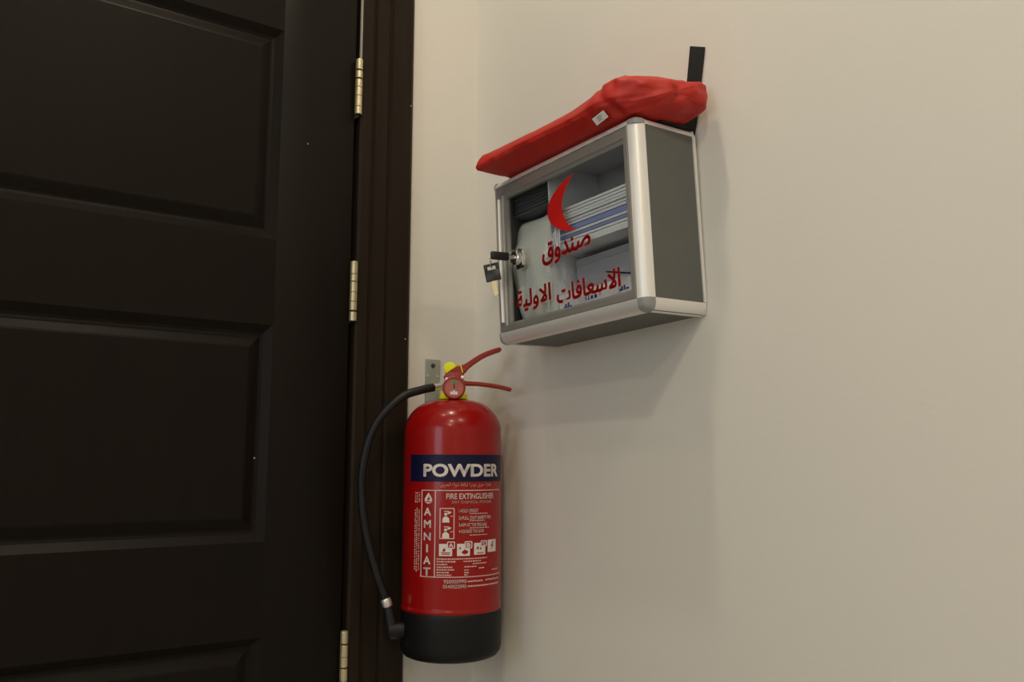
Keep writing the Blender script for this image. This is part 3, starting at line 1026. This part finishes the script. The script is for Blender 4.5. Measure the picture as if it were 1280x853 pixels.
ltext('0540022090', 555.2, 582.5, 731.4, 736.0, bold=.012)

# --- valve, gauge, levers
valve = part('valve', M['silver'], ext, lambda bm: lathe(bm, [(.0150, .404), (.0165, .406), (.0165, .414), (.0130, .416), (.0130, .432), (.0150, .434), (.0150, .441), (.0100, .444)], 8), 30)
part('neck_collar', M['yellow'], valve, lambda bm: lathe(bm, [(.0195, .4045), (.0235, .4050), (.0240, .4080), (.0225, .4140), (.0170, .4160)], 36), 40, label='yellow plastic ring round the neck')
part('outlet', M['silver'], valve, lambda bm: tube(bm, [(-.010, 0, .4245), (-.016, .0005, .4248)], .0068, 16), 40)
gauge = part('pressure_gauge', M['red_lever'], ext, lambda bm: lathe_y(bm, [(.0070, -.012), (.0070, -.024), (.0172, -.0255), (.0186, -.0280), (.0186, -.0350), (.0175, -.0372), (.0158, -.0374), (.0152, -.0350)], 36, .0010, .4215), 40, label='round pressure gauge with red rim')
part('dial', M['dial'], gauge, lambda bm: lathe_y(bm, [(.0155, -.0340), (.0155, -.0352), (.0152, -.0354)], 32, .0010, .4215))
def _gsec(bm):
    for a0, a1, r0, r1 in ((65, 115, .0058, .0112),):
        n = 8
        o_, i_ = [], []
        for k in range(n + 1):
            a = math.radians(a0 + (a1 - a0) * k / n)
            o_.append(bm.verts.new((.001 + r1 * math.cos(a), -.0357, .4215 + r1 * math.sin(a))))
            i_.append(bm.verts.new((.001 + r0 * math.cos(a), -.0357, .4215 + r0 * math.sin(a))))
        for k in range(n):
            bm.faces.new((o_[k], o_[k + 1], i_[k + 1], i_[k]))
part('green_zone', M['green'], gauge, _gsec)
def _gwhite(bm):
    box(bm, -.0050, .0070, -.0358, -.0355, .4105, .4155)
    box(bm, -.0005, .0025, -.0359, -.0355, .4155, .4200)
part('dial_print', M['dialwhite'], gauge, _gwhite)
def _needle(bm):
    prism(bm, [(-.0009, -.004), (.0009, -.004), (.0003, .0095), (-.0003, .0095)], lambda u, v, t: (.0010 + u, t, .4215 + v), -.0366, -.0361)
part('needle', M['skirt'], gauge, _needle)

def bar(bm, pts, width):
    """pts: (x, z, height); a flat bar of given width in y"""
    rows = []
    n = len(pts)
    for i, (x, z, h) in enumerate(pts):
        a = Vector(pts[max(0, i - 1)][:2]); b = Vector(pts[min(n - 1, i + 1)][:2])
        t = (b - a).normalized(); nr = Vector((-t.y, t.x))
        u_ = Vector((x, z)) + nr * h / 2; d_ = Vector((x, z)) - nr * h / 2
        w = width / 2
        c = min(.0016, h * .3)
        e = nr * c
        rows.append([bm.verts.new(p) for p in ((u_.x, -w + c, u_.y), (u_.x, w - c, u_.y), ((u_ - e).x, w, (u_ - e).y), ((d_ + e).x, w, (d_ + e).y), (d_.x, w - c, d_.y), (d_.x, -w + c, d_.y), ((d_ + e).x, -w, (d_ + e).y), ((u_ - e).x, -w, (u_ - e).y))])
    ring_faces(bm, rows)
lever = part('squeeze_lever', M['red_lever'], ext, lambda bm: bar(bm, [(-.0155, .4400, .004), (-.010, .4430, .010), (.000, .4475, .0150), (.010, .4520, .0165), (.0170, .4560, .0130), (.022, .4600, .0095), (.032, .4675, .0085), (.044, .4755, .0082), (.056, .4815, .0078), (.068, .4860, .0074), (.076, .4885, .0070), (.0785, .4890, .0040)], .0190), 40, label='red curved squeeze lever')
part('carry_handle', M['red_lever'], ext, lambda bm: bar(bm, [(.002, .4310, .0100), (.014, .4318, .0088), (.022, .4315, .0066), (.040, .4308, .0062), (.058, .4290, .0060), (.076, .4262, .0060), (.090, .4228, .0060), (.0955, .4210, .0045)], .0190), 40, label='red lower carrying handle')
def _bracket(bm):
    box(bm, -.0140, .0170, -.0120, -.0098, .4280, .4480, .0006)
    box(bm, -.0140, .0170, .0098, .0120, .4280, .4480, .0006)
    box(bm, -.0140, .0170, -.0120, .0120, .4275, .4300, .0006)
part('lever_bracket', M['red_lever'], ext, _bracket, 40)
part('rivet', M['silver'], lever, lambda bm: lathe_y(bm, [(.0018, -.0140), (.0030, -.0136), (.0032, -.0118)], 14, .0150, .4405), 40)
part('rivet', M['silver'], lever, lambda bm: lathe_y(bm, [(.0018, -.0140), (.0030, -.0136), (.0032, -.0118)], 14, -.0105, .4370), 40)
def _seal(bm):
    lathe_y(bm, [(.0020, .0175), (.0098, .0180), (.0106, .0192), (.0098, .0206), (.0020, .0210)], 24, -.0060, .4590)
part('safety_seal', M['yellow'], ext, _seal, 40, label='round yellow plastic safety seal behind the lever')
def _wire(bm):
    tube(bm, spline([(-.004, .0180, .4560), (.002, .012, .4600), (.0085, .0, .4628), (.012, -.0100, .4590), (.0150, -.0115, .4490)], 6), .0009, 8)
part('seal_wire', M['yellow'], ext, _wire, 60)

# --- hose, ferrules, nozzle and clip
IE = EXM.inverted()
HP = [(-.1260, -.0975, .1222), (-.1374, -.0985, .1213), (-.1645, -.0970, .1160), (-.2027, -.0900, .1007), (-.2367, -.0750, .0594), (-.2512, -.0650, .0028),
      (-.2513, -.0600, -.0533), (-.2423, -.0620, -.1152), (-.2273, -.0680, -.1707), (-.2132, -.0750, -.2135)]
def wl(p):
    return IE @ Vector((p[0], p[1], p[2] + ZC))
hp = spline([wl(p) for p in HP], 8)
hose = part('hose', M['rubber'], ext, lambda bm: tube(bm, hp[11:], .0068, 16), 60, label='curved black rubber hose')
part('ferrule', M['silver'], hose, lambda bm: tube(bm, [hp[2], hp[4], hp[5], hp[7], hp[8], hp[10], hp[12]], [.0058, .0062, .0054, .0060, .0054, .0062, .0060], 16), 40, label='silver hose coupling at the valve')
n0 = wl((-.2137, -.0748, -.2120)); n1 = wl((-.2098, -.0772, -.2240))
part('ferrule', M['silver'], hose, lambda bm: tube(bm, [n0, n0.lerp(n1, .15), n0.lerp(n1, .85), n1], [.0070, .0078, .0078, .0070], 16), 40, label='silver hose coupling above the nozzle')
noz = [wl(p) for p in ((-.2100, -.0770, -.2235), (-.2085, -.0780, -.2330), (-.2050, -.0800, -.2500), (-.2020, -.0820, -.2640), (-.2010, -.0825, -.2710))]
part('nozzle', M['rubber'], hose, lambda bm: tube(bm, noz, [.0070, .0085, .0098, .0112, .0112], 18), 40)
ca_ = wl((-.2030, -.0815, -.2600)); cb_ = wl((-.1880, -.0880, -.2600))
part('hose_clip', M['skirt'], ext, lambda bm: tube(bm, [ca_.lerp(cb_, -.4), ca_, cb_, cb_.lerp(ca_, -.1)], [.0120, .0135, .0135, .0120], 10), 40)

# ================================================================== WALL BRACKET OF THE EXTINGUISHER
wbr = empty('wall_bracket', Matrix.Translation((-.0905, 0, ZC + .120)))
tag(wbr, 'small galvanised steel wall bracket behind the extinguisher hose', 'bracket')
boxpart('plate', M['galv'], wbr, (-.0148, .0148, -.0030, -.0002, -.045, .0590), .0004)
part('screw', M['steel'], wbr, lambda bm: lathe_y(bm, [(.0010, -.0058), (.0036, -.0050), (.0042, -.0030)], 16, 0.0, .0480), 40)
for sx in (-1, 1):
    part('rivet', M['silver'], wbr, lambda bm: lathe_y(bm, [(.0010, -.0046), (.0020, -.0042), (.0024, -.0030)], 12, sx * .0095, .0290), 40)
def _hook(bm):
    box(bm, -.0148, -.0110, -.0820, -.0020, -.0160, -.0060)
    box(bm, .0075, .0110, -.0820, -.0020, -.0160, -.0060)
part('hook_arm', M['galv'], wbr, _hook)

# tiny pale paint specks on the dark wood
for (par, x, z, y) in ((trim, -.1532, ZC + .628, -.0193), (trim, -.1560, ZC + .208, -.0193), (door, -.4065, ZC + .005, DY0 + .0021), (door, -.3390, ZC + .520, DY0 - .0001)):
    boxpart('paint_speck', M['strip'], par, (x - .0010, x + .0010, y - .0005, y + .0004, z - .0012, z + .0012), .0003)
